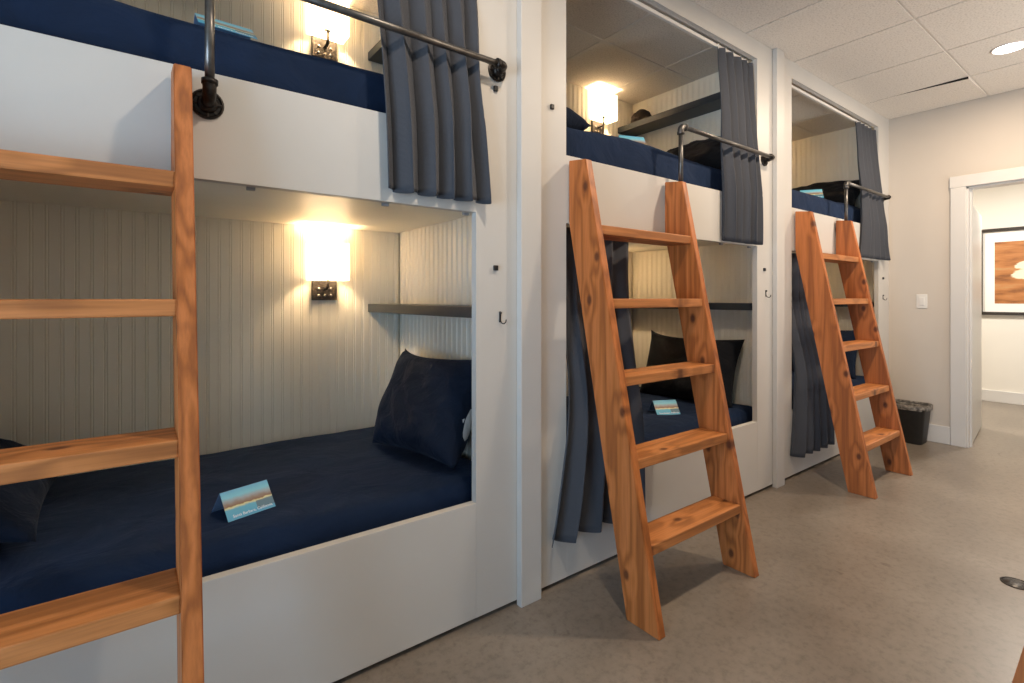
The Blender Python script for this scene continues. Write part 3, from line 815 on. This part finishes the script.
# ------------------------------------------------------------------ curtains
def sm(z, z0, z1):
    t = max(0, min(1, (z-z0)/(z1-z0))); return t*t*(3-2*t)
def curtain(name_label, top, bot, ztop, zbot, ypath, folds, amp, seed, group, skew=0.0, hooks=True, flare=1.0):
    """top/bot: (x0, x1) at rail and hem; ypath(z) gives the hanging plane"""
    nu, nv = folds*16, 44
    bm = bmesh.new(); rnd = random.Random(seed)
    ph = [rnd.uniform(-0.35, 0.35) for _ in range(folds+2)]
    wd = [rnd.uniform(0.75, 1.3) for _ in range(folds+2)]
    tot = sum(wd[:folds]); edges = [0]
    for q in wd[:folds]: edges.append(edges[-1]+q/tot)
    g = []
    zc_ = (ztop+zbot)/2
    for i in range(nu+1):
        u = i/nu
        k = min(folds-1, max(j for j in range(folds) if edges[j] <= u+1e-9))
        loc_u = (u-edges[k])/(edges[k+1]-edges[k])
        row = []
        for j in range(nv+1):
            v = j/nv
            z = ztop + (zbot-ztop)*v
            a = amp*(0.6+0.9*sm(v, 0.15, 0.95))*(1+0.15*math.sin(3*v+k*2))
            t = 2*math.pi*loc_u + ph[k]*v*1.5
            s = math.sin(t)
            yy = s*a
            s0, s1 = top[0]+(bot[0]-top[0])*v**flare, top[1]+(bot[1]-top[1])*v**flare
            x = s0 + (s1-s0)*u + 0.30*a*math.sin(2*t)*0.9 + 0.006*math.sin(4*v+k+seed)
            x += 0.012*noise.noise(Vector((k*1.7+seed, v*2.5, 0)))
            yy += 0.005*noise.noise(Vector((u*5, v*5, seed)))
            zz = z
            if j == nv: zz += 0.006*math.sin(t+1)
            row.append(bm.verts.new((x, ypath(z)+yy, zz-zc_)))
        g.append(row)
    for i in range(nu):
        for j in range(nv):
            bm.faces.new([g[i][j], g[i][j+1], g[i+1][j+1], g[i+1][j]])
    me = bm_mesh('curtain', bm, True)
    xm = (top[0]+top[1])/2
    for v in me.vertices: v.co.x -= xm
    o = mesh_obj('curtain', me, 'curtain_cloth', None, (xm, 0, zc_))
    md = o.modifiers.new('thickness', 'SOLIDIFY'); md.thickness = 0.0035; md.offset = 0
    tag(o, name_label, 'curtain', group)
    if hooks:
        for k in range(folds+1):
            u = min(1, edges[k])
            x = top[0]+(top[1]-top[0])*u - xm
            bm = bmesh.new(); tube(bm, [(x, ypath(ztop), ztop-zc_-0.012), (x, ypath(ztop), ztop-zc_+0.010), (x+0.004, ypath(ztop), ztop-zc_+0.016)], 0.003, 6)
            mesh_obj('curtain_hook', bm_mesh('hook', bm), 'track_white', o)
    return o
up_path = lambda z: (D-0.030) + max(0, min(1, (z-1.79)/0.81))*0.062
low_path = lambda z: (D-0.034) + sm(z, 0.55, 1.25)*0.090
G1 = 'slate curtains of the upper berths'
curtain('slate blue herringbone curtain drawn aside on the nearest upper berth', (0.61, 0.985), (0.645, 1.035), 2.600, 1.524, up_path, 5, 0.019, 4, G1)
curtain('dark grey curtain drawn aside on the upper berth of the middle bunk', (2.64, 3.00), (2.585, 2.985), 2.600, 1.500, up_path, 5, 0.019, 11, G1)
curtain('dark grey curtain beside the end wall on the farthest upper berth', (4.64, 5.03), (4.56, 5.16), 2.600, 1.505, up_path, 5, 0.019, 23, G1, flare=3.0)
G2 = 'slate curtains of the lower berths'
curtain('long blue-grey curtain behind the middle ladder, open lower berth', (1.475, 1.90), (1.325, 1.900), 1.488, 0.195, low_path, 4, 0.024, 31, G2, flare=2.2)
curtain('long dark curtain behind the farthest ladder', (3.49, 3.92), (3.41, 4.00), 1.488, 0.150, low_path, 5, 0.022, 37, G2, flare=2.0)

# ------------------------------------------------------------------ wall sconces
def sconce(x, zb, label, watts):
    """x: centre on the back wall, zb: centre height of the backplate"""
    o = empty('wall_sconce', (x, YB, zb)); tag(o, label, 'lamp', 'bedside wall sconces')
    pl = box('backplate', o, -0.062, 0.062, -0.018, 0.0, -0.058, 0.058, 'black_iron', 0.003)
    for sx in (-0.030, 0.0, 0.030):
        for sz in (-0.034, 0.0):
            if 'rivet' not in BOXES:
                bm = bmesh.new(); bmesh.ops.create_uvsphere(bm, u_segments=10, v_segments=6, radius=0.008)
                for v in bm.verts: v.co.y *= 0.5
                BOXES['rivet'] = bm_mesh('rivet', bm, True); BOXES['rivet'].materials.append(MATS['pipe_steel'])
            q = bpy.data.objects.new('rivet', BOXES['rivet']); q.location = (sx, -0.009, sz); link(q, pl)
    if 'sarm' not in BOXES:
        bm = bmesh.new()
        tube(bm, [(0, -0.015, 0.0), (0, -0.055, 0.0), (0, -0.066, 0.006), (0, -0.070, 0.018), (0, -0.070, 0.075)], 0.0075, 10)
        lathe_pts = [(0.017, 0.06), (0.017, 0.095)]
        tube(bm, [(0, -0.070, 0.062), (0, -0.070, 0.098)], 0.016, 12)
        BOXES['sarm'] = bm_mesh('arm', bm, True); BOXES['sarm'].materials.append(MATS['black_iron'])
        # rectangular fabric shade open at top and bottom
        bm = bmesh.new()
        w, d0, d1, h0, h1 = 0.092, -0.122, -0.018, 0.042, 0.228
        c = [(-w, d0), (w, d0), (w, d1), (-w, d1)]
        a = [bm.verts.new((x_, y_, h0)) for x_, y_ in c]; b_ = [bm.verts.new((x_, y_, h1)) for x_, y_ in c]
        for k in range(4): bm.faces.new([a[k], a[(k+1) % 4], b_[(k+1) % 4], b_[k]])
        BOXES['sshade'] = bm_mesh('shade', bm); BOXES['sshade'].materials.append(MATS['lamp_linen'])
        bm = bmesh.new()
        bmesh.ops.create_uvsphere(bm, u_segments=14, v_segments=10, radius=0.026)
        for v in bm.verts: v.co.z = v.co.z*1.25 + 0.128; v.co.y -= 0.070
        BOXES['sbulb'] = bm_mesh('bulb', bm, True); BOXES['sbulb'].materials.append(MATS['bulb_glow'])
    for nm, k in (('arm', 'sarm'), ('lamp_shade', 'sshade')):
        q = bpy.data.objects.new(nm, BOXES[k]); link(q, o)
        if nm == 'lamp_shade': q.modifiers.new('t', 'SOLIDIFY').thickness = 0.002
    ld = bpy.data.lights.new('bulb', 'POINT'); ld.energy = watts; ld.color = SCONCE_COL; ld.shadow_soft_size = 0.028
    lo = bpy.data.objects.new('bulb_light', ld); lo.location = (0, -0.070, 0.122); link(lo, o)
for i, j in enumerate(J):
    sconce(j+1.550, 1.228, 'lit wall sconce with white rectangular shade in the lower berth of the %s bunk' % MN[i], SCONCE_W*1.1)
    sconce(j+1.550, 2.463, 'lit wall sconce with white rectangular shade in the upper berth of the %s bunk' % MN[i], SCONCE_W*1.5)

# ------------------------------------------------------------------ folded view cards
def text_me():
    cu = bpy.data.curves.new('t', 'FONT'); cu.body = 'Santa Barbara, California'; cu.size = 0.0125; cu.extrude = 0.0002
    cu.align_x = 'CENTER'
    ob = bpy.data.objects.new('t', cu); COL.objects.link(ob)
    bpy.context.view_layer.update()
    me = bpy.data.meshes.new_from_object(ob.evaluated_get(bpy.context.evaluated_depsgraph_get()))
    bpy.data.objects.remove(ob)
    me.materials.clear(); me.materials.append(MATS['card_text'])
    return me
TXT = text_me()
CW, CH = 0.150, 0.095
def card(loc, yaw, label, spread=0.115):
    """tent card: two leaves meeting at a fold on top; front leaf printed"""
    o = empty('tent_card', loc, yaw); tag(o, label, 'card', 'folded view cards on the beds')
    hgt = math.sqrt(CH*CH - (spread/2)**2)
    tilt = math.atan2(hgt, spread/2)
    if 'leaf' not in BOXES:
        for k, m in (('leaf', 'card_print'), ('leaf2', 'card_blue_back')):
            bm = bmesh.new(); add_box(bm, 0, CW, 0, CH, -0.0006, 0.0)
            BOXES[k] = bm_mesh('leaf', bm); BOXES[k].materials.append(MATS[m])
    f = bpy.data.objects.new('front_leaf', BOXES['leaf']); f.location = (-CW/2, -spread/2, 0); f.rotation_euler = (tilt, 0, 0); link(f, o)
    b_ = bpy.data.objects.new('rear_leaf', BOXES['leaf2']); b_.location = (CW/2, spread/2, 0); b_.rotation_euler = (tilt, 0, math.pi); link(b_, o)
    t = bpy.data.objects.new('lettering', TXT); t.location = (CW*0.53, 0.008, 0.0004); link(t, f)
ZB = 0.494
card((0.288, 1.832, ZB), math.radians(17), 'folded blue lakeside view card standing on the nearest lower bed')
card((0.218, 1.722, 1.948), math.radians(2), 'blue folded card lying behind the nearest guard rail on the upper bed', 0.15)
card((2.545, 1.87, ZB), math.radians(-25), 'folded blue view card on the middle lower bed behind the ladder')
card((2.095, 1.745, 1.952), math.radians(-20), 'pale blue folded card on the middle upper bed under the shelf', 0.10)
card((4.20, 1.735, 1.945), math.radians(-55), 'pale blue folded card on the farthest upper bed')

# ------------------------------------------------------------------ dark brown bundle on the middle upper shelf
bm = bmesh.new()
bmesh.ops.create_icosphere(bm, subdivisions=4, radius=1)
for v in bm.verts:
    p = v.co.copy()
    k = 1 + 0.10*noise.noise(p*2.5) + 0.05*noise.noise(p*7)
    v.co = Vector((p.x*0.075*k, p.y*0.085*k, max(-0.25, p.z)*0.085*k + 0.022))
o = mesh_obj('brown_bundle', bm_mesh('bundle', bm, True), 'brown_wool', None, (3.122, 2.50, 2.516))
tag(o, 'dark brown rounded woolly bundle on the shelf of the middle upper berth', 'bundle')

# ------------------------------------------------------------------ coat hooks and square studs on the stiles
def coat_hook(x, z, label):
    o = empty('coat_hook', (x, D, z)); tag(o, label, 'hook', 'black coat hooks'); o.scale = (0.68, 0.68, 0.68)
    bm = bmesh.new()
    add_box(bm, -0.007, 0.007, -0.004, 0.0, -0.03, 0.03)
    bmesh.ops.bevel(bm, geom=list(bm.edges), offset=0.0015, segments=1, affect='EDGES')
    mesh_obj('hook_plate', bm_mesh('plate', bm), 'black_plastic', o)
    bm = bmesh.new()
    tube(bm, [(0, -0.003, -0.018), (0.002, -0.014, -0.034), (0.008, -0.028, -0.038), (0.014, -0.036, -0.028), (0.016, -0.038, -0.014)], 0.0034, 8)
    tube(bm, [(0, -0.003, 0.018), (0, -0.012, 0.024)], 0.006, 8)
    mesh_obj('hook_prong', bm_mesh('prong', bm, True), 'black_plastic', o)
coat_hook(1.103, 1.110, 'small black coat hook on the nearest bunk beside its post')
coat_hook(3.112, 1.210, 'small black coat hook on the middle bunk')
coat_hook(5.125, 1.190, 'small black coat hook on the farthest bunk beside the end wall')
def stud(x, z, label):
    o = box('square_stud', None, x-0.0085, x+0.0085, D-0.010, D+0.0008, z-0.0095, z+0.0095, 'black_plastic', 0.002)
    tag(o, label, 'stud', 'black square studs')
stud(1.081, 1.293, 'small black square stud above the hook on the nearest bunk')
stud(1.081, 1.961, 'small black square stud under the pipe flange of the nearest rail')
stud(1.360, 1.957, 'small black square stud on the upper left of the middle bunk front')
stud(3.090, 1.355, 'small black square stud above the hook on the middle bunk')
stud(5.122, 1.350, 'small black square stud above the hook on the farthest bunk')

# ------------------------------------------------------------------ waste bin
wb = empty('waste_bin', (5.125, 1.372, 0)); tag(wb, 'black waste bin with a plastic liner against the end wall', 'waste bin')
def rrect(hx, hy, r, n=5):
    pts = []
    for cx, cy, a0 in ((hx-r, hy-r, 0), (-hx+r, hy-r, 90), (-hx+r, -hy+r, 180), (hx-r, -hy+r, 270)):
        for k in range(n+1):
            a = math.radians(a0 + 90*k/n); pts.append((cx + r*math.cos(a), cy + r*math.sin(a)))
    return pts
def loft(secs, close_bottom=True):
    bm = bmesh.new(); rings = []
    for hx, hy, z, wob in secs:
        rings.append([bm.verts.new((x, y, z + wob*math.sin(i*2.3)*0.5 + wob*math.sin(i*0.9+1))) for i, (x, y) in enumerate(rrect(hx, hy, 0.035))])
    n = len(rings[0])
    for a, b_ in zip(rings, rings[1:]):
        for k in range(n): bm.faces.new([a[k], a[(k+1) % n], b_[(k+1) % n], b_[k]])
    if close_bottom: bm.faces.new(rings[0][::-1])
    return bm
bm = loft([(0.082, 0.108, 0.0, 0), (0.085, 0.112, 0.01, 0), (0.105, 0.137, 0.292, 0), (0.110, 0.142, 0.300, 0), (0.110, 0.142, 0.306, 0), (0.103, 0.135, 0.306, 0), (0.084, 0.110, 0.02, 0)])
mesh_obj('bin_body', bm_mesh('bin', bm, True), 'bin_plastic', wb)
bm = loft([(0.1135, 0.1455, 0.278, 0.007), (0.1145, 0.1465, 0.290, 0.004), (0.114, 0.146, 0.312, 0.003), (0.106, 0.138, 0.316, 0.003), (0.100, 0.131, 0.28, 0.006), (0.088, 0.112, 0.10, 0.004)], False)
mesh_obj('bin_liner', bm_mesh('liner', bm, True), 'bin_liner', wb)

# ------------------------------------------------------------------ light switch
sw = empty('light_switch', (XF, 1.313, 1.155)); tag(sw, 'white rocker light switch on the end wall', 'switch')
box('wall_plate', sw, -0.006, 0, -0.036, 0.036, -0.058, 0.058, 'switch_white', 0.002)
box('rocker', sw, -0.011, -0.005, -0.017, 0.017, -0.033, 0.033, 'switch_white', 0.002)

# ------------------------------------------------------------------ hallway picture
pc = empty('framed_picture', (XH, 0.78, 0.99)); tag(pc, 'black framed picture with white mat in the hallway', 'picture')
PW, PH, FT = 0.645, 0.98, 0.035
for y0, y1, z0, z1 in ((-PW, PW, 0, FT), (-PW, PW, PH-FT, PH), (-PW, -PW+FT, FT, PH-FT), (PW-FT, PW, FT, PH-FT)):
    box('frame_rail', pc, -0.035, -0.001, y0, y1, z0, z1, 'frame_black', 0.002)
box('mat', pc, -0.014, -0.002, -PW+FT, PW-FT, FT, PH-FT, 'mat_board')
box('print', pc, -0.016, -0.0141, -PW+0.14, PW-0.135, 0.13, PH-0.155, 'art_print')

# ------------------------------------------------------------------ recessed ceiling lights
def downlight(x, y, z, watts, label, size=0.115, col=None):
    o = empty('recessed_light', (x, y, z)); tag(o, label, 'ceiling light', 'recessed ceiling lights')
    if 'dring' not in BOXES:
        bm = bmesh.new(); lathe(bm, [(0.074, 0.0), (0.086, 0.0), (0.086, -0.004), (0.080, -0.007), (0.074, -0.004), (0.074, 0.0)], 32)
        BOXES['dring'] = bm_mesh('ring', bm, True); BOXES['dring'].materials.append(MATS['track_white'])
        bm = bmesh.new(); lathe(bm, [(0.0735, -0.001), (0.0735, -0.004), (0.04, -0.0055), (0.0, -0.006)], 32)
        BOXES['dlens'] = bm_mesh('lens', bm, True); BOXES['dlens'].materials.append(MATS['downlight_lens'])
    link(bpy.data.objects.new('trim_ring', BOXES['dring']), o); link(bpy.data.objects.new('lens', BOXES['dlens']), o)
    ld = bpy.data.lights.new('downlight', 'AREA'); ld.shape = 'DISK'; ld.size = size; ld.energy = watts; ld.color = col or DOWNLIGHT_COL
    lo = bpy.data.objects.new('downlight_source', ld); lo.location = (0, 0, -0.012); link(lo, o)
downlight(4.35, 0.65, ZC, DOWNLIGHT_W*1.1, 'glowing recessed ceiling light near the doorway')
downlight(2.62, 0.65, ZC, DOWNLIGHT_W*1.1, 'recessed ceiling light above the middle bunk ladder')
downlight(0.89, 0.65, ZC, DOWNLIGHT_W*0.68, 'recessed ceiling light above the nearest bunk')
downlight(6.55, 0.75, 2.62, HALL_W, 'recessed ceiling light in the hallway before the picture', col=(1.0, 0.93, 0.83))
downlight(6.75, 2.4, 2.62, HALL_W, 'recessed ceiling light further along the hallway', col=(1.0, 0.93, 0.83))

# ------------------------------------------------------------------ floor drain
fd = empty('floor_drain', (2.92, 0.415, 0.0)); tag(fd, 'round metal drain cover set in the concrete floor', 'drain')
bm = bmesh.new(); lathe(bm, [(0.050, 0.0), (0.050, 0.0025), (0.046, 0.003), (0.043, 0.0005), (0.043, 0.0)], 28)
mesh_obj('drain_ring', bm_mesh('ring', bm, True), 'black_iron', fd)
bm = bmesh.new(); lathe(bm, [(0.0425, 0.0002), (0.0425, 0.0012), (0.0, 0.0016)], 28)
mesh_obj('drain_cover', bm_mesh('cover', bm, True), 'pipe_steel', fd)
for k in range(5):
    box('drain_slot', fd, -0.028+k*0.012, -0.023+k*0.012, -0.022, 0.022, 0.0012, 0.0021, 'black_iron')
